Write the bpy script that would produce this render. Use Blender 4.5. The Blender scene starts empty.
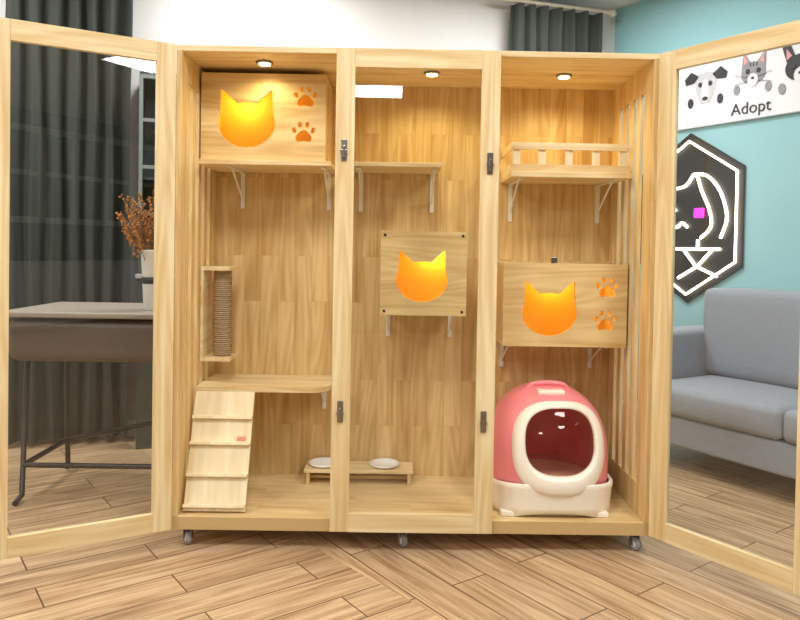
import bpy, bmesh, random
from math import *
from mathutils import Vector, Matrix
random.seed(4)
S=bpy.context.scene
COL=S.collection

def s2l(c):
    return tuple([(x/255/12.92 if x/255<=.04045 else ((x/255+.055)/1.055)**2.4) for x in c])+(1,)

# ---------------------------------------------------------------- materials
def newmat(n):
    m=bpy.data.materials.new(n); m.use_nodes=True
    nt=m.node_tree; b=nt.nodes['Principled BSDF']
    return m,nt,b
def plain(n,rgb,rough=.5,metal=0,noise=0,bump=0,scale=40,emit=0,coat=0):
    m,nt,b=newmat(n)
    c=s2l(rgb); b.inputs['Base Color'].default_value=c
    b.inputs['Roughness'].default_value=rough; b.inputs['Metallic'].default_value=metal
    if coat: b.inputs['Coat Weight'].default_value=coat
    if emit:
        b.inputs['Emission Color'].default_value=c; b.inputs['Emission Strength'].default_value=emit
    if noise or bump:
        tc=nt.nodes.new('ShaderNodeTexCoord')
        nz=nt.nodes.new('ShaderNodeTexNoise'); nz.inputs['Scale'].default_value=scale; nz.inputs['Detail'].default_value=4
        nt.links.new(tc.outputs['Object'],nz.inputs['Vector'])
    if noise:
        mx=nt.nodes.new('ShaderNodeMix'); mx.data_type='RGBA'
        mx.inputs[6].default_value=tuple([x*(1-noise) for x in c[:3]])+(1,)
        mx.inputs[7].default_value=tuple([min(1,x*(1+noise)) for x in c[:3]])+(1,)
        nt.links.new(nz.outputs['Fac'],mx.inputs[0]); nt.links.new(mx.outputs[2],b.inputs['Base Color'])
    if bump:
        bp=nt.nodes.new('ShaderNodeBump'); bp.inputs['Strength'].default_value=bump; bp.inputs['Distance'].default_value=.004
        nt.links.new(nz.outputs['Fac'],bp.inputs['Height']); nt.links.new(bp.outputs['Normal'],b.inputs['Normal'])
    return m
def wood(n,light,dark,axis='z',planks=None,rough=.45,grain=1.0,plo=(.90,.88,.82)):
    """pine board; axis = grain direction in object space; planks=(length,width)"""
    m,nt,b=newmat(n); L=nt.links; N=nt.nodes
    tc=N.new('ShaderNodeTexCoord'); sp=N.new('ShaderNodeSeparateXYZ'); cb=N.new('ShaderNodeCombineXYZ')
    L.new(tc.outputs['Object'],sp.inputs[0])
    order={'z':('Z','X','Y'),'x':('X','Z','Y'),'y':('Y','X','Z'),'zy':('Z','Y','X'),'xy':('X','Y','Z')}[axis]
    for i,o in enumerate(order): L.new(sp.outputs[o],cb.inputs[i])
    base_vec=cb.outputs[0]
    c1=s2l(light);c2=s2l(dark)
    if planks:
        br=N.new('ShaderNodeTexBrick'); L.new(base_vec,br.inputs['Vector'])
        br.inputs['Color1'].default_value=(0,0,0,1); br.inputs['Color2'].default_value=(1,1,1,1)
        br.inputs['Mortar'].default_value=(.5,.5,.5,1)
        br.inputs['Scale'].default_value=1; br.inputs['Mortar Size'].default_value=.0004
        br.inputs['Brick Width'].default_value=planks[0]; br.inputs['Row Height'].default_value=planks[1]
        br.offset=.37; br.offset_frequency=2
        vm=N.new('ShaderNodeVectorMath'); vm.operation='MULTIPLY_ADD'
        L.new(br.outputs['Color'],vm.inputs[0]); vm.inputs[1].default_value=(3.1,5.7,2.3); L.new(base_vec,vm.inputs[2])
        gv=vm.outputs[0]
    else: gv=base_vec
    # cathedral figure: iso-lines of a slow noise field stretched along the grain
    mpw=N.new('ShaderNodeMapping'); mpw.inputs['Scale'].default_value=(1.0,9,9); L.new(gv,mpw.inputs['Vector'])
    nf=N.new('ShaderNodeTexNoise'); nf.inputs['Scale'].default_value=.9; nf.inputs['Detail'].default_value=1.2; nf.inputs['Roughness'].default_value=.35
    L.new(mpw.outputs[0],nf.inputs['Vector'])
    fm=N.new('ShaderNodeMath'); fm.operation='MULTIPLY'; fm.inputs[1].default_value=11*2*pi; L.new(nf.outputs['Fac'],fm.inputs[0])
    sn=N.new('ShaderNodeMath'); sn.operation='SINE'; L.new(fm.outputs[0],sn.inputs[0])
    # broad tone
    mp=N.new('ShaderNodeMapping'); mp.inputs['Scale'].default_value=(1.4,18,18); L.new(gv,mp.inputs['Vector'])
    nz=N.new('ShaderNodeTexNoise'); nz.inputs['Scale'].default_value=1.1; nz.inputs['Detail'].default_value=5; nz.inputs['Distortion'].default_value=.5
    L.new(mp.outputs[0],nz.inputs['Vector'])
    # fine fibre
    mp2=N.new('ShaderNodeMapping'); mp2.inputs['Scale'].default_value=(4,170,170); L.new(gv,mp2.inputs['Vector'])
    nz2=N.new('ShaderNodeTexNoise'); nz2.inputs['Scale'].default_value=1; nz2.inputs['Detail'].default_value=3
    L.new(mp2.outputs[0],nz2.inputs['Vector'])
    ad=N.new('ShaderNodeMath'); ad.operation='MULTIPLY_ADD'; ad.inputs[1].default_value=.24
    L.new(nz2.outputs['Fac'],ad.inputs[0]); L.new(nz.outputs['Fac'],ad.inputs[2])
    ad2=N.new('ShaderNodeMath'); ad2.operation='MULTIPLY_ADD'; ad2.inputs[1].default_value=.075
    L.new(sn.outputs[0],ad2.inputs[0]); L.new(ad.outputs[0],ad2.inputs[2])
    rp=N.new('ShaderNodeValToRGB'); e=rp.color_ramp.elements
    e[0].position=.38; e[0].color=c2; e[1].position=.38+.42/grain; e[1].color=c1
    L.new(ad2.outputs[0],rp.inputs[0])
    out=rp.outputs[0]
    if planks:
        mx=N.new('ShaderNodeMix'); mx.data_type='RGBA'; mx.blend_type='MULTIPLY'; mx.inputs[0].default_value=1
        r2=N.new('ShaderNodeValToRGB'); r2.color_ramp.elements[0].color=plo+(1,); r2.color_ramp.elements[1].color=(1.0,1.0,1.0,1)
        L.new(br.outputs['Color'],r2.inputs[0]); L.new(out,mx.inputs[6]); L.new(r2.outputs[0],mx.inputs[7])
        m2=N.new('ShaderNodeMix'); m2.data_type='RGBA'
        L.new(br.outputs['Fac'],m2.inputs[0]); L.new(mx.outputs[2],m2.inputs[6]); m2.inputs[7].default_value=tuple([x*.85 for x in c2[:3]])+(1,)
        out=m2.outputs[2]
    L.new(out,b.inputs['Base Color']); b.inputs['Roughness'].default_value=rough
    return m
LT=(244,226,182);DK=(218,186,128)
W_z=wood('pine_v',LT,DK,'z'); W_x=wood('pine_h',LT,DK,'x'); W_y=wood('pine_d',LT,DK,'y')
W_back=wood('pine_back',(234,206,148),(200,158,94),'z',(.55,.075))
W_side=wood('pine_side',(238,212,156),(210,172,110),'zy')
W_floor=wood('pine_base',(240,218,170),(220,188,132),'xy',(.6,.09))
W_face=wood('pine_face',(234,208,150),(206,168,106),'x')
W_light=wood('pine_pale',(248,236,202),(232,210,164),'z')

def glassmat(n,tint=(1,1,1),k=1.0):
    m=bpy.data.materials.new(n); m.use_nodes=True; nt=m.node_tree; N=nt.nodes; L=nt.links
    N.clear(); o=N.new('ShaderNodeOutputMaterial'); mix=N.new('ShaderNodeMixShader')
    t=N.new('ShaderNodeBsdfTransparent'); t.inputs[0].default_value=tint+(1,)
    g=N.new('ShaderNodeBsdfGlossy'); g.inputs['Roughness'].default_value=.01
    lw=N.new('ShaderNodeLayerWeight'); lw.inputs[0].default_value=.5
    p=N.new('ShaderNodeMath'); p.operation='POWER'; p.inputs[1].default_value=5; L.new(lw.outputs['Facing'],p.inputs[0])
    q=N.new('ShaderNodeMath'); q.operation='MULTIPLY_ADD'; q.inputs[1].default_value=.9; q.inputs[2].default_value=.085*k; L.new(p.outputs[0],q.inputs[0])
    L.new(q.outputs[0],mix.inputs[0]); L.new(t.outputs[0],mix.inputs[1]); L.new(g.outputs[0],mix.inputs[2]); L.new(mix.outputs[0],o.inputs[0])
    return m
GLASS=glassmat('glass_clear',(.95,.965,.955))
METAL=plain('metal_brushed',(150,145,138),.3,1,noise=.1)
WHITEM=plain('bracket_white',(240,238,232),.4,noise=.03)
DARKM=plain('metal_dark',(60,58,58),.4,.8,noise=.1)

# ---------------------------------------------------------------- mesh helpers
def empty(n,loc=(0,0,0),rot=0):
    e=bpy.data.objects.new(n,None); COL.objects.link(e); e.location=loc; e.rotation_euler=(0,0,rot); e.empty_display_size=.05; return e
def addobj(n,me,mat,parent=None,smooth=False,loc=None,rot=None):
    o=bpy.data.objects.new(n,me); COL.objects.link(o)
    if mat: me.materials.append(mat)
    if smooth:
        for p in me.polygons: p.use_smooth=True
    if parent: o.parent=parent
    if loc: o.location=loc
    if rot: o.rotation_euler=rot
    return o
def boxes(n,lst,mat,parent=None,bevel=.0015,seg=2,smooth=False,loc=None,rot=None):
    bm=bmesh.new()
    for lo,hi in lst:
        r=bmesh.ops.create_cube(bm,size=1)
        for v in r['verts']:
            v.co=Vector([(lo[i]+hi[i])/2+v.co[i]*(hi[i]-lo[i]) for i in range(3)])
    me=bpy.data.meshes.new(n); bm.to_mesh(me); bm.free()
    o=addobj(n,me,mat,parent,smooth,loc,rot)
    if bevel:
        b=o.modifiers.new('bevel','BEVEL'); b.width=bevel; b.segments=seg; b.limit_method='ANGLE'
    return o
def quad(n,pts,mat,parent=None):
    bm=bmesh.new(); bm.faces.new([bm.verts.new(c) for c in pts])
    me=bpy.data.meshes.new(n); bm.to_mesh(me); bm.free(); return addobj(n,me,mat,parent)
def lathe(n,prof,mat,parent=None,loc=(0,0,0),seg=40,rot=None,sx=1,sy=1):
    bm=bmesh.new(); rings=[]
    for r,z in prof:
        if r<1e-5: rings.append([bm.verts.new((0,0,z))])
        else: rings.append([bm.verts.new((r*cos(2*pi*i/seg)*sx,r*sin(2*pi*i/seg)*sy,z)) for i in range(seg)])
    for a,b in zip(rings,rings[1:]):
        for i in range(seg):
            j=(i+1)%seg
            if len(a)==1 and len(b)==1: continue
            if len(a)==1: bm.faces.new((a[0],b[j],b[i]))
            elif len(b)==1: bm.faces.new((a[i],a[j],b[0]))
            else: bm.faces.new((a[i],a[j],b[j],b[i]))
    bmesh.ops.recalc_face_normals(bm,faces=bm.faces)
    me=bpy.data.meshes.new(n); bm.to_mesh(me); bm.free()
    return addobj(n,me,mat,parent,True,loc,rot)
def flat(n,outlines,thick,mat,parent=None,loc=(0,0,0)):
    """filled 2-D shape with holes, standing upright in the XZ plane"""
    cu=bpy.data.curves.new(n,'CURVE'); cu.dimensions='2D'; cu.fill_mode='BOTH'; cu.extrude=thick/2
    for pts in outlines:
        s=cu.splines.new('POLY'); s.points.add(len(pts)-1)
        for i,p in enumerate(pts): s.points[i].co=(p[0],p[1],0,1)
        s.use_cyclic_u=True
    t=bpy.data.objects.new(n+'_c',cu); COL.objects.link(t)
    dg=bpy.context.evaluated_depsgraph_get(); me=bpy.data.meshes.new_from_object(t.evaluated_get(dg))
    bpy.data.objects.remove(t)
    me.transform(Matrix.Rotation(pi/2,4,'X'))
    me.materials.clear()
    o=addobj(n,me,mat,parent); o.location=loc
    return o
def tube(n,paths,r,mat,parent=None,loc=None,rot=None,cyc=False,res=4):
    cu=bpy.data.curves.new(n,'CURVE'); cu.dimensions='3D'; cu.bevel_depth=r; cu.bevel_resolution=res; cu.use_fill_caps=True
    for pts in paths:
        s=cu.splines.new('POLY'); s.points.add(len(pts)-1)
        for i,p in enumerate(pts): s.points[i].co=(*p,1)
        s.use_cyclic_u=cyc
    t=bpy.data.objects.new(n+'_c',cu); COL.objects.link(t)
    dg=bpy.context.evaluated_depsgraph_get(); me=bpy.data.meshes.new_from_object(t.evaluated_get(dg))
    bpy.data.objects.remove(t); me.materials.clear()
    return addobj(n,me,mat,parent,True,loc,rot)
def smoothpath(pts,k=6):
    out=[]; n=len(pts)
    for i in range(n-1):
        p0=Vector(pts[max(i-1,0)]);p1=Vector(pts[i]);p2=Vector(pts[i+1]);p3=Vector(pts[min(i+2,n-1)])
        for j in range(k):
            t=j/k
            out.append(tuple(.5*((2*p1)+(-p0+p2)*t+(2*p0-5*p1+4*p2-p3)*t*t+(-p0+3*p1-3*p2+p3)*t**3)))
    out.append(tuple(pts[-1])); return out
def ell(cx,cz,a,b,n=20,rot=0):
    return [(cx+a*cos(t)*cos(rot)-b*sin(t)*sin(rot),cz+a*cos(t)*sin(rot)+b*sin(t)*cos(rot)) for t in [2*pi*i/n for i in range(n)]]
def cat(cx,cz,w,h):
    """cat-head outline: wide rounded face with two pointed ears"""
    a=w/2; zt=cz+h/2; fz=cz-h*.07; b=h*.43
    P=[]
    n=40
    for i in range(n+1):
        t=radians(22)-i/n*radians(224)
        P.append((cx+a*cos(t),fz+b*sin(t)))
    P.append((cx-a*.90,zt)); P.append((cx-a*.82,zt-.002))
    P.append((cx-a*.36,fz+b*.80)); P.append((cx,fz+b*.84)); P.append((cx+a*.36,fz+b*.80))
    P.append((cx+a*.82,zt-.002)); P.append((cx+a*.90,zt))
    return P
def paw(cx,cz,s):
    r=[]
    pad=[(cx+s*x,cz+s*z) for x,z in [(-.40,-.38),(-.28,-.5),(-.1,-.44),(.1,-.44),(.28,-.5),(.40,-.38),(.38,-.2),(.22,-.02),(.1,.08),(-.1,.08),(-.22,-.02),(-.38,-.2)]]
    r.append(pad)
    for x,z,q in [(-.46,.08,.35),(-.18,.36,.12),(.18,.36,-.12),(.46,.08,-.35)]:
        r.append(ell(cx+s*x,cz+s*z,s*.10,s*.15,14,q))
    return r

# ---------------------------------------------------------------- room
CX,CY=1.48,2.54; WA=atan2(.294,.956)
wallm=plain('paint_white',(214,214,214),.8,noise=.02,scale=3)
darkw=plain('paint_taupe',(120,112,104),.8,noise=.05,scale=3)
aqua=plain('paint_aqua',(150,200,208),.8,noise=.03,scale=3)
ceilm=plain('paint_ceiling',(225,226,224),.85,noise=.02,scale=3)
trimm=plain('trim_white',(235,235,232),.5,noise=.02)
H=2.9
def wallseg(n,p,q,mat,z0=0,z1=H,th=.1):
    p=Vector(p);q=Vector(q);d=(q-p);l=d.length;a=atan2(d.y,d.x)
    return boxes(n,[((0,0,z0),(l,th,z1))],mat,bevel=0,loc=(p.x,p.y,0),rot=(0,0,a))
LWx=-3.9; LWy=CY-(CX-LWx)*tan(WA)
e=Vector((.522,-.853))
RW=Vector((CX,CY))+e*11.2
wallseg('wall_back',(LWx,LWy),(CX,CY),wallm)
wallseg('wall_right',(CX,CY),(RW.x,RW.y),aqua)
wallseg('wall_front',(RW.x,RW.y),(LWx,-7),darkw)
wallseg('wall_left',(LWx,-7),(LWx,LWy),wallm)
def slab(n,z,t,mat):
    bm=bmesh.new()
    P=[(LWx-.1,-7.3),(RW.x+.4,-7.3),(RW.x+.4,RW.y),(CX+.15,CY+.2),(CX,CY+.2),(LWx-.1,LWy+.15)]
    f=bm.faces.new([bm.verts.new((x,y,z)) for x,y in P])
    r=bmesh.ops.extrude_face_region(bm,geom=[f])
    for v in r['geom']:
        if isinstance(v,bmesh.types.BMVert): v.co.z+=t
    bmesh.ops.recalc_face_normals(bm,faces=bm.faces)
    me=bpy.data.meshes.new(n); bm.to_mesh(me); bm.free(); return addobj(n,me,mat)
slab('ceiling',H,.1,ceilm)
m,nt,b=newmat('floor_planks'); N=nt.nodes; L=nt.links
tc=N.new('ShaderNodeTexCoord')
def branch(ang,loc):
    mp=N.new('ShaderNodeMapping'); mp.inputs['Rotation'].default_value=(0,0,ang); mp.inputs['Location'].default_value=loc
    L.new(tc.outputs['Object'],mp.inputs['Vector'])
    br=N.new('ShaderNodeTexBrick'); L.new(mp.outputs[0],br.inputs['Vector']); br.inputs['Scale'].default_value=1
    br.inputs['Color1'].default_value=(0,0,0,1); br.inputs['Color2'].default_value=(1,1,1,1); br.inputs['Mortar'].default_value=(.5,.5,.5,1)
    br.inputs['Mortar Size'].default_value=.0027; br.inputs['Brick Width'].default_value=.80; br.inputs['Row Height'].default_value=.155; br.offset=.5
    vm=N.new('ShaderNodeVectorMath'); vm.operation='MULTIPLY_ADD'; vm.inputs[1].default_value=(3,7,2)
    L.new(br.outputs['Color'],vm.inputs[0]); L.new(mp.outputs[0],vm.inputs[2])
    m3=N.new('ShaderNodeMapping'); m3.inputs['Scale'].default_value=(2,30,1); L.new(vm.outputs[0],m3.inputs['Vector'])
    nz=N.new('ShaderNodeTexNoise'); nz.inputs['Scale'].default_value=1.4; nz.inputs['Detail'].default_value=7; nz.inputs['Distortion'].default_value=.9
    L.new(m3.outputs[0],nz.inputs['Vector'])
    rp=N.new('ShaderNodeValToRGB'); rp.color_ramp.elements[0].position=.32; rp.color_ramp.elements[0].color=s2l((168,134,98)); rp.color_ramp.elements[1].position=.66; rp.color_ramp.elements[1].color=s2l((222,192,154))
    L.new(nz.outputs['Fac'],rp.inputs[0])
    mm=N.new('ShaderNodeMix'); mm.data_type='RGBA'; mm.blend_type='MULTIPLY'; mm.inputs[0].default_value=1
    r2=N.new('ShaderNodeValToRGB'); r2.color_ramp.elements[0].color=(.86,.85,.84,1)
    L.new(br.outputs['Color'],r2.inputs[0]); L.new(rp.outputs[0],mm.inputs[6]); L.new(r2.outputs[0],mm.inputs[7])
    m4=N.new('ShaderNodeMix'); m4.data_type='RGBA'; L.new(br.outputs['Fac'],m4.inputs[0]); L.new(mm.outputs[2],m4.inputs[6]); m4.inputs[7].default_value=s2l((104,80,58))
    return m4.outputs[2],br.outputs['Fac']
FA=radians(36)
a1,f1=branch(-FA,(0,0,0)); a2,f2=branch(-FA+pi/2,(.1,.05,0))
dt=N.new('ShaderNodeVectorMath'); dt.operation='DOT_PRODUCT'; dt.inputs[1].default_value=(cos(FA+.1),sin(FA+.1),0); L.new(tc.outputs['Object'],dt.inputs[0])
gt=N.new('ShaderNodeMath'); gt.operation='GREATER_THAN'; gt.inputs[1].default_value=-.26; L.new(dt.outputs['Value'],gt.inputs[0])
mx=N.new('ShaderNodeMix'); mx.data_type='RGBA'; L.new(gt.outputs[0],mx.inputs[0]); L.new(a1,mx.inputs[6]); L.new(a2,mx.inputs[7])
L.new(mx.outputs[2],b.inputs['Base Color']); b.inputs['Roughness'].default_value=.30
slab('floor',0,-.1,m)

# ceiling light panels (modelled luminaires; the last listed is added to brighten the back wall)
pan=plain('panel_glow',(253,252,250),.5,emit=27)
def panel(x,y):
    g=empty('ceiling_light',(x,y,0))
    boxes('housing',[((-.33,-.33,H-.03),(.33,.33,H-.001))],trimm,g)
    quad('diffuser',[(-.3,-.3,H-.032),(-.3,.3,H-.032),(.3,.3,H-.032),(.3,-.3,H-.032)],pan,g)
for x,y in ((-2.3,-1.9),(-.35,-1.4),(1.5,-1.4),(-2.3,-3.8),(1.95,-3.5),(-.35,-5.3),(-2.3,.35),(.9,1.35),(-.75,1.15)):
    panel(x,y)
# paned window and pale kitchen run on the front wall (seen only as reflection in the door glass)
wn=empty('window_1')
boxes('sill_frame',[((2.6,-6.98,1.4),(5.6,-6.92,1.48)),((2.6,-6.98,2.6),(5.6,-6.92,2.68))]+[((2.6+i*.49,-6.98,1.48),(2.68+i*.49,-6.92,2.6)) for i in range(7)]+[((2.6,-6.98,2.03),(5.6,-6.93,2.09))],trimm,wn)
boxes('panes',[((2.61,-6.995,1.41),(5.59,-6.985,2.67))],plain('night_glass',(24,30,34),.05,noise=.1),wn,0)
kc=empty('kitchen_counter')
boxes('cupboards',[((2.4,-6.98,.10),(5.6,-6.42,.86))],trimm,kc,.01)
boxes('plinth',[((2.42,-6.98,.0),(5.58,-6.48,.10))],DARKM,kc,.002)
boxes('worktop',[((2.38,-6.99,.86),(5.62,-6.40,.90))],plain('worktop_white',(240,240,238),.3,noise=.03),kc,.004)
tube('tap',[smoothpath([(3.8,-6.8,.90),(3.8,-6.8,1.15),(3.8,-6.74,1.24),(3.8,-6.62,1.24),(3.8,-6.58,1.16)])],.015,METAL,kc)

# ---------------------------------------------------------------- cat cabinet
cab=empty('cat_cabinet')
Z0,Z1=.07,1.883; D=.535; X=.9
boxes('base_board',[((-X,0,Z0),(X,D,.12))],W_floor,cab,.002)
boxes('top_board',[((-X,0,Z1-.022),(X,D,Z1))],W_x,cab,.002)
boxes('back_panel',[((-X+.02,D-.015,.12),(X-.02,D,Z1-.022))],W_back,cab,0)
for sx,nm in ((-1,'side_left'),(1,'side_right')):
    x0,x1=(-X,-X+.02) if sx<0 else (X-.02,X)
    zb,zt=.12,Z1-.022
    L_=[]
    L_.append(((x0,0,zb),(x1,.07,zt))); L_.append(((x0,D-.06,zb),(x1,D,zt)))
    ns=4; sw=.045; span=D-.13; bar=(span-ns*sw)/(ns+1)
    y=.07
    for i in range(ns+1):
        L_.append(((x0+.003,y,zb),(x1-.003,y+bar,zt))); y+=bar+sw
    for za,zc in ((zb,zb+.12),(zt-.10,zt)):
        L_.append(((x0+.001,.06,za),(x1-.001,D-.05,zc)))
    boxes(nm,L_,W_side,cab,.002)
def door(n,w,loc,rot):
    g=empty(n,loc,rot); g.parent=cab
    st=.07; t=.011; za,zb=.078,Z1-.006
    boxes('stiles',[((0,-t,za),(st,t,zb)),((w-st,-t,za),(w,t,zb))],W_z,g,.002)
    boxes('rails',[((st,-t,za),(w-st,t,za+st)),((st,-t,zb-st),(w-st,t,zb))],W_x,g,.001)
    quad('pane',((st,0,za+st),(w-st,0,za+st),(w-st,0,zb-st),(st,0,zb-st)),GLASS,g)
    return g
door('leaf_left',.606,(-X+.002,-.014,0),pi+.52)
door('leaf_middle',.608,(-.305,-.012,0),0)
door('leaf_right',.600,(X-.002,-.014,0),-.963)
for x in (-X+.0,X-.0):
    for z in (.36,1.70):
        lathe('hinge',[(0,0),(.006,0),(.006,.07),(0,.07)],METAL,cab,(x,-.018,z-.035),16)
for x,z in ((-.272,1.50),(.268,1.46),(-.272,.53),(.262,.50)):
    boxes('latch_plate',[((x-.011,-.028,z-.04),(x+.011,-.0235,z+.04))],METAL,cab,.002)
    boxes('latch_bolt',[((x-.005,-.04,z-.03),(x+.005,-.028,z+.015)),((x-.013,-.036,z-.012),(x+.013,-.028,z+.002))],METAL,cab,.002)
rub=plain('caster_grey',(150,150,152),.5,noise=.1); hub=plain('caster_white',(238,238,238),.4,noise=.02)
for x in (-.85,-.03,.86):
    for y in (.04,.49):
        boxes('caster_plate',[((x-.022,y-.022,.064),(x+.022,y+.022,.0695))],METAL,cab,.001)
        boxes('caster_fork',[((x-.016,y-.012,.02),(x-.012,y+.014,.064)),((x+.012,y-.012,.02),(x+.016,y+.014,.064)),((x-.016,y-.012,.058),(x+.016,y+.014,.064))],METAL,cab,.001)
        lathe('caster_wheel',[(0,-.011),(.02,-.011),(.026,-.008),(.026,.008),(.02,.011),(0,.011)],rub,cab,(x,y,.0262),28,(0,pi/2,.5))
        lathe('caster_hub',[(0,-.0118),(.014,-.0118),(.014,.0118),(0,.0118)],hub,cab,(x,y,.0262),20,(0,pi/2,.5))
glow=plain('lamp_lens',(255,215,150),.4,emit=9)
def light(n,typ,loc,energy,col,par,size=.03,**k):
    l=bpy.data.lights.new(n,typ); l.energy=energy; l.color=col
    if typ=='POINT' : l.shadow_soft_size=size
    if typ=='SPOT': l.shadow_soft_size=size; l.spot_size=k.get('ang',2.4); l.spot_blend=.6
    o=bpy.data.objects.new(n,l); COL.objects.link(o); o.location=loc; o.parent=par; return o
for x,y,en in ((-.60,.14,2.5),(.06,.26,5.5),(.60,.26,5)):
    lathe('spot_ring',[(0,0),(.032,0),(.034,-.004),(.030,-.008),(0,-.008)],METAL,cab,(x,y,Z1-.0225),32)
    lathe('spot_lens',[(0,0),(.024,0),(.022,-.004),(0,-.005)],glow,cab,(x,y,Z1-.031),32)
    light('spot_bulb','SPOT',(x,y,Z1-.045),en,(1,.80,.38),cab,.02,ang=2.8)

# ---------------------------------------------------------------- fittings on the cabinet back
YB=D-.016
def bracket(n,x,z,dep,drop,par):
    boxes(n,[((x-.009,YB-dep,z-.006),(x+.009,YB,z-.0005)),((x-.009,YB-.006,z-drop),(x+.009,YB-.0005,z-.006))],WHITEM,par,.001)
    tube(n+'_brace',[[(x,YB-dep*.75,z-.006),(x,YB-.006,z-drop*.75)]],.004,WHITEM,par)
AMB=plain('amber_glow_tint',(246,196,84),.6,noise=.04,scale=6)  # lamp glow put into the colour of the house rear panel
def house(x0,x1,z0,z1,cc,csz,paws,y0=.235,off=.02):
    g=empty('cat_house')
    outl=[[(x0,z0),(x1,z0),(x1,z1),(x0,z1)],cat(cc[0],cc[1],csz[0],csz[1])]
    for p in paws: outl+=paw(*p,.082)
    t=.012
    flat('front_board',outl,t,W_face,g,(0,y0+t/2,0))
    boxes('top_panel',[((x0,y0+t,z1-t),(x1,YB-.001,z1))],W_x,g)
    boxes('bottom_panel',[((x0,y0+t,z0),(x1,YB-.001,z0+t))],W_x,g)
    boxes('side_panels',[((x0,y0+t,z0+t),(x0+t,YB-.001,z1-t)),((x1-t,y0+t,z0+t),(x1,YB-.001,z1-t))],W_side,g)
    boxes('rear_panel',[((x0+t,YB-.006,z0+t),(x1-t,YB-.002,z1-t))],AMB,g,0)
    lx=cc[0]+off
    lathe('lamp_puck',[(0,0),(.03,0),(.03,-.012),(0,-.012)],glow,g,(lx,y0+.18,z1-t-.001),24)
    light('lamp_bulb','POINT',(lx,y0+.215,z1-.07),.8,(1,.66,.12),g,.025)
    return g
h1=house(-.872,-.368,1.487,1.838,(-.689,1.655),(.232,.232),[(-.451,1.748),(-.457,1.605)],off=-.05)
h2=house(-.115,.195,.89,1.19,(.033,1.028),(.21,.21),[],y0=.25,off=.06)
flat('faceplate',[[(-.137,.868),(.215,.868),(.215,1.212),(-.137,1.212)],cat(.033,1.028,.21,.21)],.008,W_face,h2,(0,.245,0))
for x in (-.12,.198):
    for z in (.885,1.195):
        lathe('screw_cap',[(0,0),(.006,0),(.005,.003),(0,.003)],DARKM,h2,(x,.2405,z),12,(pi/2,0,0))
h3=house(.366,.872,.75,1.09,(.556,.905),(.224,.222),[(.79,.996),(.785,.860)],off=.07)
boxes('hook',[((.56,.24,1.091),(.585,.25,1.115))],METAL,h3,.002)

s1=empty('wall_shelf')
boxes('board',[((-.876,.20,1.466),(-.342,YB-.001,1.485))],W_x,s1,.002)
bracket('bracket_a',-.76,1.466,.28,.16,s1); bracket('bracket_b',-.378,1.466,.28,.16,s1)
s2=empty('wall_shelf')
boxes('board',[((-.285,.235,1.472),(.105,YB-.001,1.490))],W_x,s2,.002)
bracket('bracket_a',-.235,1.472,.25,.17,s2); bracket('bracket_b',.08,1.472,.25,.17,s2)
bracket('bracket_a',-.105,.868,.22,.12,h2); bracket('bracket_b',.17,.868,.22,.12,h2)
bracket('bracket_a',.405,.749,.25,.13,h3); bracket('bracket_b',.80,.749,.25,.13,h3)
s3=empty('fenced_cat_perch')
boxes('board',[((.385,.21,1.438),(.874,YB-.001,1.460))],W_x,s3,.002)
bracket('bracket_a',.43,1.438,.28,.17,s3); bracket('bracket_b',.82,1.438,.28,.17,s3)
boxes('rails',[((.387,.235,1.552),(.872,.245,1.580)),((.387,.235,1.460),(.872,.245,1.492))],W_x,s3,.001)
P=[]
for x in (.395,.50,.61,.72,.83): P.append(((x,.2455,1.4605),(x+.03,.2555,1.578)))
P.append(((.387,.256,1.552),(.397,YB-.001,1.580)));P.append(((.387,.256,1.460),(.397,YB-.001,1.492)))
boxes('posts',P,W_light,s3,.001)

pf=empty('corner_platform')
R=.09; y0=.215
pts=[(-.876,YB-.001),(-.335,YB-.001)]
for i in range(9):
    a=-i/8*pi/2; pts.append((-.335-R+R*cos(a),y0+R+R*sin(a)))
pts.append((-.876,y0))
bm=bmesh.new(); f=bm.faces.new([bm.verts.new((x,y,.549)) for x,y in pts]); r=bmesh.ops.extrude_face_region(bm,geom=[f])
for v in r['geom']:
    if isinstance(v,bmesh.types.BMVert): v.co.z+=.019
bmesh.ops.recalc_face_normals(bm,faces=bm.faces); me=bpy.data.meshes.new('board'); bm.to_mesh(me); bm.free(); addobj('board',me,W_x,pf)
bracket('bracket_a',-.385,.549,.25,.13,pf)

# ramp
rp=empty('cat_ramp')
ang=atan2(.43,.160)
rg=empty('ramp_body',(-.868,.035,.1275)); rg.parent=rp; rg.rotation_euler=(ang-pi/2,0,0)
ln=.455
boxes('plank',[((0,0,0),(.235,.013,ln))],W_light,rg,.001)
boxes('cleats',[((.0,-.018,z),(.235,-.0005,z+.013)) for z in (.012,.125,.245,.345)],W_light,rg,.002)
boxes('label',[((.18,-.003,.262),(.215,-.0005,.280))],plain('label_red',(220,150,120),.5,noise=.1),rg,.003)

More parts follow.
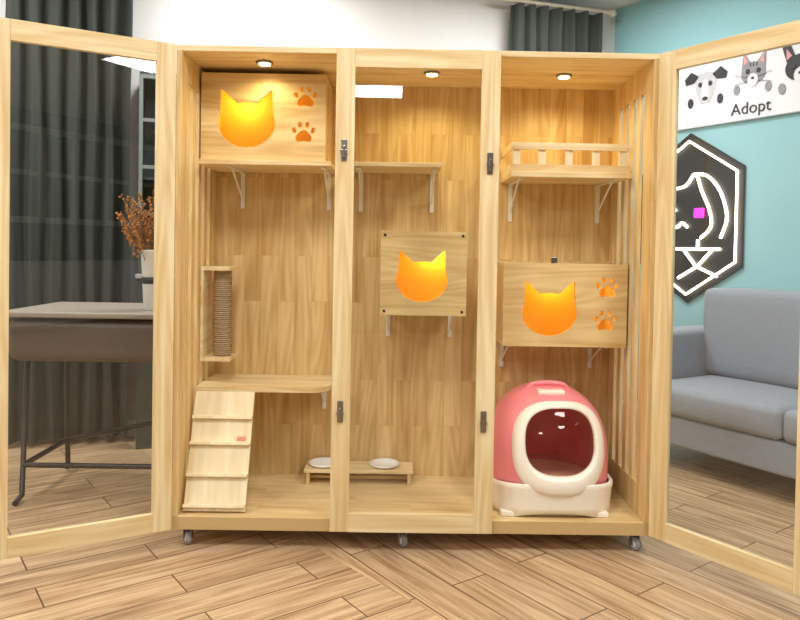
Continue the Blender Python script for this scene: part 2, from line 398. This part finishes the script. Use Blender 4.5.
# scratching post
sp=empty('scratching_post')
boxes('plates',[((-.879,.28,1.036),(-.757,.42,1.052)),((-.879,.28,.660),(-.757,.42,.676)),((-.879,.28,.676),(-.867,.42,1.036))],W_y,sp,.002)
m,nt,b=newmat('sisal'); N=nt.nodes;L=nt.links
tc=N.new('ShaderNodeTexCoord'); wv=N.new('ShaderNodeTexWave'); wv.bands_direction='Z'; wv.inputs['Scale'].default_value=36; wv.inputs['Distortion'].default_value=1.0; wv.inputs['Detail'].default_value=2
L.new(tc.outputs['Object'],wv.inputs['Vector']); r_=N.new('ShaderNodeValToRGB'); r_.color_ramp.elements[0].color=s2l((160,130,96)); r_.color_ramp.elements[1].color=s2l((218,194,156))
L.new(wv.outputs['Fac'],r_.inputs[0]); L.new(r_.outputs[0],b.inputs['Base Color']); b.inputs['Roughness'].default_value=.9
bp=N.new('ShaderNodeBump'); bp.inputs['Distance'].default_value=.003; L.new(wv.outputs['Fac'],bp.inputs['Height']); L.new(bp.outputs[0],b.inputs['Normal'])
prof=[(0,.676)]
for i in range(60):
    z=.677+i*.359/60
    prof+=[(.035,z),(.0385,z+.003)]
prof+=[(.035,1.035),(0,1.035)]
lathe('sisal_roll',prof,m,sp,(-.803,.35,0),32)

# bowl stand
bs=empty('feeding_bowl_stand')
by0,by1=.375,.512
boxes('top',[((-.455,by0,.172),(.015,by1,.187))],W_x,bs,.003)
boxes('legs',[((-.445,by0+.005,.1205),(-.43,by1-.005,.172)),((-.01,by0+.005,.1205),(.005,by1-.005,.172)),((-.43,(by0+by1)/2-.006,.13),(-.01,(by0+by1)/2+.006,.145))],W_face,bs,.002)
cer=plain('ceramic_white',(248,248,246),.2,noise=.01,coat=.3)
for x in (-.375,-.11):
    lathe('bowl',[(0,.176),(.035,.177),(.052,.187),(.058,.199),(.064,.203),(.067,.199),(.060,.193),(.055,.1885),(.0,.1882)],cer,bs,(x,(by0+by1)/2,0),40)

# ---------------------------------------------------------------- litter box
lb=empty('litter_box')
pink=plain('plastic_pink',(247,142,150),.32,noise=.02,coat=.3)
cream=plain('plastic_cream',(250,243,228),.35,noise=.02,coat=.2)
cx,cy=.552,.255; a,b_,zb,zs,c=.247,.235,.20,.30,.298
pw=2.3
def halfw(z):
    if z<=zs: return 1.0
    q=min(1,(z-zs)/c); return max(0,(1-q**pw))**(1/pw)
ex,ez=.570,.405; ox,oz=.570,.386
def front(x,z):
    h=halfw(z)
    q=min(1,abs((x-cx)/max(a*h,1e-4)))
    return cy-b_*h*max(0,(1-q**pw))**(1/pw)
bm=bmesh.new(); nseg=120; zz=[zb+(zs-zb)*i/8 for i in range(8)]+[zs+c*sin(pi/2*i/40) for i in range(41)]
rings=[]
for z in zz:
    h=halfw(z)
    if h<.02: rings.append([bm.verts.new((cx,cy,z))]); continue
    ring=[]
    for i in range(nseg):
        t=2*pi*i/nseg; ct,st_=cos(t),sin(t)
        ring.append(bm.verts.new((cx+a*h*copysign(abs(ct)**(2/pw),ct),cy+b_*h*copysign(abs(st_)**(2/pw),st_),z)))
    rings.append(ring)
def inhole(v,kx,kz):
    return abs((v.x-ex)/kx)**2.6+abs((v.z-ez)/kz)**2.6<1 and v.y<cy
for A_,B_ in zip(rings,rings[1:]):
    for i in range(nseg):
        j=(i+1)%nseg
        vs=(A_[i],A_[j],B_[j],B_[i]) if len(B_)>1 else (A_[i],A_[j],B_[0])
        ctr=sum((v.co for v in vs),Vector())/len(vs)
        if inhole(ctr,.150,.135): continue
        bm.faces.new(vs)
bmesh.ops.recalc_face_normals(bm,faces=bm.faces)
me=bpy.data.meshes.new('hood'); bm.to_mesh(me); bm.free()
o=addobj('hood',me,pink,lb,True); sm=o.modifiers.new('t','SOLIDIFY'); sm.thickness=.004; sm.offset=-1
def se(t,kx,kz,px,pz,p=2.6):
    return px+kx*copysign(abs(cos(t))**(2/p),cos(t)), pz+kz*copysign(abs(sin(t))**(2/p),sin(t))
bm=bmesh.new()
n=96; loops=[]
specs=[(.184,.172,ox,oz-.004,.004),(.182,.170,ox,oz-.004,-.010),(.173,.160,ox,oz-.002,-.018),(.147,.134,ex,ez-.006,-.020),(.138,.126,ex,ez,-.012),(.134,.122,ex,ez,.012)]
for kx,kz,px,pz,dy in specs:
    lp=[]
    for i in range(n):
        x,z=se(2*pi*i/n,kx,kz,px,pz)
        xc=min(max(x,cx-a*halfw(z)*.985),cx+a*halfw(z)*.985)
        lp.append(bm.verts.new((x,front(xc,z)+dy,z)))
    loops.append(lp)
for A_,B_ in zip(loops,loops[1:]):
    for i in range(n): bm.faces.new((A_[i],A_[(i+1)%n],B_[(i+1)%n],B_[i]))
bmesh.ops.recalc_face_normals(bm,faces=bm.faces)
me=bpy.data.meshes.new('entrance_collar'); bm.to_mesh(me); bm.free(); addobj('entrance_collar',me,cream,lb,True)
bm=bmesh.new(); c0=bm.verts.new((ex,front(ex,ez)+.006,ez))
lv=[]
for k_ in (.25,.5,.75,1):
    lv.append([])
    for i in range(64):
        x,z=se(2*pi*i/64,.136*k_,.124*k_,ex,ez); lv[-1].append(bm.verts.new((x,front(x,z)+.006,z)))
for i in range(64): bm.faces.new((c0,lv[0][i],lv[0][(i+1)%64]))
for A_,B_ in zip(lv,lv[1:]):
    for i in range(64): bm.faces.new((A_[i],A_[(i+1)%64],B_[(i+1)%64],B_[i]))
bmesh.ops.recalc_face_normals(bm,faces=bm.faces)
me=bpy.data.meshes.new('flap'); bm.to_mesh(me); bm.free()
addobj('flap',me,glassmat('flap_red',(.98,.78,.68),.4),lb,True)
# base tray
bm=bmesh.new(); rings=[]
for z,k_ in ((.1215,.93),(.126,.975),(.16,.985),(.205,1.0),(.222,1.015),(.236,1.015),(.240,1.005),(.238,.96)):
    ring=[]
    for i in range(96):
        t=2*pi*i/96; ct,st_=cos(t),sin(t); p=3.2
        zz_=z
        if z<.13 and st_<0 and abs(ct)<.45: zz_=z+.016*cos(ct/.45*pi/2)
        if z>.2 and st_<-.3: zz_=z+.018*(abs(st_)-.3)
        ring.append(bm.verts.new((cx+.004+a*k_*copysign(abs(ct)**(2/p),ct),cy-.003+b_*k_*copysign(abs(st_)**(2/p),st_),zz_)))
    rings.append(ring)
for A_,B_ in zip(rings,rings[1:]):
    for i in range(96): bm.faces.new((A_[i],A_[(i+1)%96],B_[(i+1)%96],B_[i]))
bm.faces.new(rings[0][::-1])
bmesh.ops.recalc_face_normals(bm,faces=bm.faces)
me=bpy.data.meshes.new('tray'); bm.to_mesh(me); bm.free(); addobj('tray',me,cream,lb,True)
boxes('feet',[((.345,.045,.1202),(.42,.10,.14)),((.69,.045,.1202),(.76,.10,.14)),((.345,.38,.1202),(.42,.43,.14)),((.69,.38,.1202),(.76,.43,.14))],cream,lb,.004)
lathe('litter_fill',[(0,.225),(.2,.225)],plain('litter',(232,220,204),.9,noise=.2,scale=200),lb,(cx,cy,0),40)
tube('handle',[smoothpath([(cx-.085,cy-.03,.574),(cx-.06,cy-.035,.598),(cx,cy-.037,.605),(cx+.06,cy-.035,.598),(cx+.085,cy-.03,.574)])],.011,pink,lb)
boxes('handle_insert',[((cx-.055,cy-.115,.568),(cx+.055,cy-.055,.588))],cream,lb,.008,3)

# ---------------------------------------------------------------- sofa
fab=plain('fabric_bluegrey',(146,154,165),.95,noise=.25,bump=.5,scale=260)
sf=empty('sofa',(1.357,1.1,0),atan2(-.853,.522))
def soft(n,lo,hi,r,par,mat=fab,puff=0):
    """upholstered block: rounded edges plus a slight crown"""
    bm=bmesh.new(); bmesh.ops.create_cube(bm,size=1)
    for v in bm.verts: v.co=Vector([(lo[i]+hi[i])/2+v.co[i]*(hi[i]-lo[i]) for i in range(3)])
    bmesh.ops.bevel(bm,geom=list(bm.edges),offset=r,segments=4,profile=.5,affect='EDGES')
    bmesh.ops.subdivide_edges(bm,edges=[ed for ed in bm.edges if ed.calc_length()>.1],cuts=7,use_grid_fill=True)
    ctr=Vector([(lo[i]+hi[i])/2 for i in range(3)]); hs=Vector([(hi[i]-lo[i])/2 for i in range(3)])
    for v in bm.verts:
        c=Vector([(v.co[i]-ctr[i])/hs[i] for i in range(3)])
        for i in range(3):
            j,k2=[x for x in range(3) if x!=i]
            if abs(c[i])>.98:
                v.co[i]+=copysign(puff*max(0,1-c[j]**2)*max(0,1-c[k2]**2),c[i])
    me=bpy.data.meshes.new(n); bm.to_mesh(me); bm.free()
    return addobj(n,me,mat,par,True)
Ls=-.32; Le=1.60; AW=.20
soft('frame',(Ls+.01,.01,.13),(Le-.01,.80,.285),.015,sf)
mid=(Ls+Le)/2
soft('seat_cushion_1',(Ls+AW+.002,-.01,.288),(mid-.002,.62,.44),.035,sf,puff=.012)
soft('seat_cushion_2',(mid+.002,-.01,.288),(Le-AW-.002,.62,.44),.035,sf,puff=.012)
soft('back_rest',(Ls+.09,.66,.28),(Le-.05,.82,.90),.03,sf)
soft('back_cushion_1',(Ls+AW-.02,.50,.445),(mid-.002,.68,.94),.035,sf,puff=.012)
soft('back_cushion_2',(mid+.002,.50,.445),(Le-AW-.002,.68,.94),.035,sf,puff=.012)
soft('arm_1',(Ls,.12,.13),(Ls+AW,.80,.70),.03,sf,puff=.006)
soft('arm_2',(Le-AW,.0,.13),(Le,.80,.70),.03,sf,puff=.006)
for x in (Ls+.08,Le-.08):
    for y in (.16,.72): lathe('leg',[(0,0),(.018,0),(.026,.13),(0,.13)],DARKM,sf,(x,y,0),20)

# ---------------------------------------------------------------- wall art
RA=atan2(e.y,e.x)
def onwall(n,t):
    p=Vector((CX,CY))+e*t; return empty(n,(p.x,p.y,0),RA)
ns_=onwall('neon_sign',.67)
blk=plain('acrylic_black',(8,8,10),.45,noise=.1)
tubew=plain('neon_white',(255,240,214),.4,emit=9); tubep=plain('neon_pink',(255,30,215),.4,emit=4)
hw,hh=.38,.55; zc=1.37
hexp=lambda k:[(0,zc+hh*k),(hw*k,zc+hh*.56*k),(hw*k,zc-hh*.56*k),(0,zc-hh*k),(-hw*k,zc-hh*.56*k),(-hw*k,zc+hh*.56*k)]
flat('backboard',[hexp(1)],.012,blk,ns_,(0,-.012,0))
y_=-.03
def np_(pts): return [(x,y_,zc+z) for x,z in pts]
tube('neon_border',[[(x,y_,z) for x,z in hexp(.90)]],.0075,tubew,ns_,cyc=True)
catl=[(-.27,-.14),(-.29,.0),(-.27,.12),(-.22,.28),(-.14,.20),(-.02,.21),(.05,.28),(.10,.17),(.16,.04),(.17,-.06),(.10,-.13)]
back=[(.05,.28),(.14,.26),(.23,.16),(.28,.0),(.24,-.13)]
tube('neon_cat',[smoothpath(np_(catl)),smoothpath(np_(back)),smoothpath(np_([(-.17,.05),(-.13,.08),(-.09,.05)])),smoothpath(np_([(-.12,-.03),(-.08,-.06),(-.04,-.03),(.0,-.06)])),np_([(-.33,0),(-.22,-.01)]),np_([(-.33,-.06),(-.22,-.04)])],.0085,tubew,ns_)
boxes('neon_cheek',[((.05,y_-.006,zc+.0),(.12,y_+.004,zc+.06))],tubep,ns_,.006)
tx=[[(-.25,-.17),(-.14,-.17),(-.14,-.30),(-.25,-.30),(-.25,-.17)],[(-.08,-.20),(.24,-.20)],[(.08,-.14),(.08,-.20)],[(.18,-.21),(.08,-.31),(-.06,-.39)],[(-.02,-.21),(.07,-.31),(.22,-.37)]]
tube('neon_text',[np_(p) for p in tx],.0085,tubew,ns_)

po=onwall('adoption_poster',1.08)
white=plain('poster_white',(236,238,244),.6,noise=.01); ink=plain('ink_dark',(50,52,60),.7,noise=.1); grey=plain('ink_grey',(150,150,158),.7,noise=.35,scale=60); inkp=plain('ink_pink',(225,160,160),.7,noise=.05); lg=plain('ink_light',(206,206,212),.7,noise=.12,scale=50)
boxes('canvas',[((-.52,-.03,1.95),(1.1,-.003,2.36))],white,po,.003)
PK=[0]
def pet(x,z,s,furm,earm,kind,tilt=0):
    yy=-.0325; k=PK[0]; PK[0]+=1
    def T(pts): return [(x+s*(px*cos(tilt)-pz*sin(tilt)),z+s*(px*sin(tilt)+pz*cos(tilt))) for px,pz in pts]
    head=[(-.03,-.10),(.03,-.10),(.05,-.06),(.07,0),(.072,.04),(.05,.075),(0,.085),(-.05,.075),(-.072,.04),(-.07,0),(-.05,-.06)] if kind=='d' else ell(0,0,.078,.068,28)
    flat('head_%d'%k,[T(head)],.002,furm,po,(0,yy,0))
    flat('muzzle_%d'%k,[T(ell(0,-.042,.034,.04,24) if kind!='d' else ell(0,-.03,.024,.07,24))],.002,white,po,(0,yy-.002,0))
    flat('nose_%d'%k,[T(ell(0,-.075 if kind=='d' else -.03,.018 if kind=='d' else .010,.013 if kind=='d' else .008,16))],.002,ink,po,(0,yy-.004,0))
    for q in (-1,1):
        flat('eye_%d_%d'%(k,q),[T(ell(q*.034,.012,.013,.015,16))],.002,ink,po,(0,yy-.004,0))
        if kind=='d': E=[(q*.045,.065),(q*.10,.10),(q*.145,.06),(q*.135,.025),(q*.075,.03)]
        elif kind=='l': E=[(q*.02,.06),(q*.06,.18),(q*.085,.12),(q*.065,.03)]
        else: E=[(q*.018,.062),(q*.07,.13),(q*.076,.02)]
        if q<0: E=E[::-1]
        flat('ear_%d_%d'%(k,q),[T(E)],.002,earm,po,(0,yy-.001,0))
        if kind!='d': flat('inner_ear_%d_%d'%(k,q),[T([(q*.036,.068),(q*.063,.11),(q*.066,.05)])],.002,inkp,po,(0,yy-.003,0))
        flat('paw_%d_%d'%(k,q),[T(ell(q*.10,-.09,.020,.03,16))],.002,ink if kind=='d' else grey,po,(0,yy-.001,0))
        if kind=='c':
            for w_ in (-.01,.01): flat('whisker_%d_%d_%d'%(k,q,int(w_*100)),[T([(q*.03,-.035+w_),(q*.12,-.03+w_*3),(q*.12,-.032+w_*3),(q*.03,-.038+w_)][::q])],.001,ink,po,(0,yy-.005,0))
            for sx in (-.02,0,.02): flat('stripe_%d_%d_%d'%(k,q,int(sx*100)),[T([(sx-.003,.04),(sx+.003,.04),(sx+.002,.064),(sx-.002,.064)])],.001,ink,po,(0,yy-.003-.0005*q,0))
pet(-.30,2.20,1.05,lg,ink,'d',.0); pet(.02,2.22,1.0,grey,grey,'c',-.05); pet(.30,2.20,1.1,ink,ink,'l',.08); pet(.62,2.2,1.0,lg,grey,'c')
cu=bpy.data.curves.new('lettering','FONT'); cu.body='Adopt'; cu.size=.10; cu.extrude=.001
t=bpy.data.objects.new('tmp',cu); COL.objects.link(t)
me=bpy.data.meshes.new_from_object(t.evaluated_get(bpy.context.evaluated_depsgraph_get())); bpy.data.objects.remove(t); me.materials.clear()
addobj('lettering',me,ink,po,loc=(-.12,-.0335,1.985),rot=(pi/2,0,0))

# ---------------------------------------------------------------- curtains
curt=plain('curtain_cloth',(62,68,64),.95,noise=.12,bump=.3,scale=120)
rod=plain('rod_cream',(215,205,185),.4,noise=.05)
def curtain(x0,x1,z1,par):
    bm=bmesh.new(); nx=int((x1-x0)/.008); nz=24; g=[]
    for j in range(nz+1):
        z=.03+(z1-.03)*j/nz; row=[]
        for i in range(nx+1):
            x=x0+(x1-x0)*i/nx
            ph=x*62+.5*sin(x*9)
            y=-.13+.035*sin(ph)+.012*sin(ph*2.1+j*.15)
            row.append(bm.verts.new((x+.006*sin(j*.5+x*20),y,z)))
        g.append(row)
    for j in range(nz):
        for i in range(nx): bm.faces.new((g[j][i],g[j][i+1],g[j+1][i+1],g[j+1][i]))
    me=bpy.data.meshes.new('drape'); bm.to_mesh(me); bm.free(); o=addobj('drape',me,curt,par,True)
c1=empty('curtain',(CX,CY,0),WA); curtain(-.90,-.20,2.80,c1)
c2=empty('curtain',(CX,CY,0),WA); curtain(-3.93,-3.27,2.80,c2)
for g,xa,xb in ((c1,-1.0,-.11),(c2,-4.1,-3.20)):
    tube('rod',[[(xa,-.13,2.82),(xb,-.13,2.82)]],.014,rod,g)
    lathe('finial',[(0,-.03),(.018,-.025),(.026,-.01),(.026,.01),(.015,.025),(0,.03)],rod,g,(xb,-.13,2.82),24,(0,pi/2,0))
    boxes('rod_bracket',[((xb-.06,-.13,2.81),(xb-.045,-.002,2.83))],rod,g,.002)
hu=empty('reflection_hutch',(CX,CY,0),WA)  # added hutch: panes and counter imitate the kitchen reflected in the door glass
hg=plain('hutch_green',(66,74,72),.6,noise=.05)
x0,x1=-3.22,-2.40
boxes('carcass',[((x0,-.32,0.0),(x1,-.01,.95)),((x0,-.28,.95),(x0+.02,-.01,2.1)),((x1-.02,-.28,.95),(x1,-.01,2.1)),((x0,-.28,2.08),(x1,-.01,2.1)),((x0,-.03,.95),(x1,-.01,2.1)),((x0,-.28,1.5),(x1,-.03,1.515))],hg,hu,.002)
boxes('counter',[((x0-.01,-.34,.951),(x1+.01,-.29,.975))],plain('counter_pale',(170,175,175),.4,noise=.05),hu,.002)
bars=[]
for i in range(5):
    x=x0+(x1-x0-.02)*i/4; bars.append(((x,-.30,1.3),(x+.02,-.281,2.08)))
for z in (1.3,1.56,1.82,2.06): bars.append(((x0,-.299,z),(x1,-.281,z+.02)))
boxes('glazing_bars',bars,plain('bar_grey',(120,130,128),.6,noise=.05),hu,.001)

# ---------------------------------------------------------------- desk with dried flowers
dk=empty('desk')
dtop=plain('desk_grey',(92,80,70),.5,noise=.08,scale=8); dedge=plain('desk_edge',(150,140,128),.5,noise=.03)
boxes('apron',[((-1.76,.42,.62),(-.96,.95,.815))],dtop,dk,.05,6)
boxes('top',[((-1.78,.40,.816),(-.94,.97,.842))],dedge,dk,.008,3)
tube('legs',[[(-1.70,.50,.62),(-1.70,.46,.03),(-1.70,.40,.012)],[(-1.70,.88,.62),(-1.70,.90,.012)],[(-1.02,.50,.62),(-1.02,.46,.012)],[(-1.02,.88,.62),(-1.02,.90,.012)],
   [(-1.70,.47,.16),(-1.02,.47,.16)],[(-1.70,.47,.16),(-1.70,.9,.16)],[(-1.70,.9,.16),(-1.02,.9,.30)]],.012,DARKM,dk)
vs=empty('dried_flower_vase',(-1.17,.60,.8425))
lathe('bucket',[(0,0),(.05,0),(.052,.004),(.066,.26),(.070,.27),(.067,.272),(.062,.262),(.05,.02),(0,.015)],plain('enamel_white',(225,224,218),.35,noise=.03),vs,(0,0,0),40)
lathe('bucket_band',[(.0605,.12),(.0615,.12),(.0628,.15),(.0618,.15)],DARKM,vs,(0,0,0),40)
stem=plain('stem_brown',(130,90,45),.8,noise=.1); fl=plain('dried_orange',(176,118,56),.9,noise=.35,scale=80)
paths=[];bm=bmesh.new()
for i in range(34):
    a_=random.uniform(0,2*pi); r_=random.uniform(.02,.15); hgt=random.uniform(.36,.54)
    tip=Vector((cos(a_)*r_-.07,sin(a_)*r_,hgt)); paths.append([(cos(a_)*.02,sin(a_)*.02,.1),(tip.x*.45,tip.y*.45,hgt*.7),tuple(tip)])
    for k_ in range(12):
        q=tip+Vector((random.gauss(0,.006),random.gauss(0,.006),-k_*.011))+Vector((-tip.x,-tip.y,0))*.03*k_
        r=bmesh.ops.create_icosphere(bm,subdivisions=1,radius=random.uniform(.003,.008),matrix=Matrix.Translation(q))
me=bpy.data.meshes.new('blooms'); bm.to_mesh(me); bm.free(); addobj('blooms',me,fl,vs)
tube('stems',paths,.0012,stem,vs,res=1)

wallseg('baseboard_back',(LWx,LWy-.016),(CX-.03,CY-.024),trimm,0,.09,.012)
p=Vector((CX,CY))+e*.02+Vector((-.853,-.522))*.016; q=Vector((CX,CY))+e*10+Vector((-.853,-.522))*.016
wallseg('baseboard_right',(p.x,p.y),(q.x,q.y),trimm,0,.09,.012)

# ---------------------------------------------------------------- world + camera
w=bpy.data.worlds.new('World'); S.world=w; w.use_nodes=True
w.node_tree.nodes['Background'].inputs[0].default_value=(.8,.9,1,1); w.node_tree.nodes['Background'].inputs[1].default_value=.3
cam=bpy.data.cameras.new('Camera'); co=bpy.data.objects.new('Camera',cam); COL.objects.link(co)
M=Matrix.Rotation(-.00787,4,'Z')@Matrix.Rotation(pi/2-.01913,4,'X')@Matrix.Rotation(.01706,4,'Z')
co.matrix_world=Matrix.Translation((-.06762,-2.68236,1.13881))@M
cam.sensor_width=36; cam.sensor_fit='HORIZONTAL'; cam.lens=717.3/800*36; cam.shift_x=-.004; cam.shift_y=-.0592; cam.clip_start=.05
S.camera=co
S.view_settings.view_transform='Standard'
S.view_settings.exposure=.08
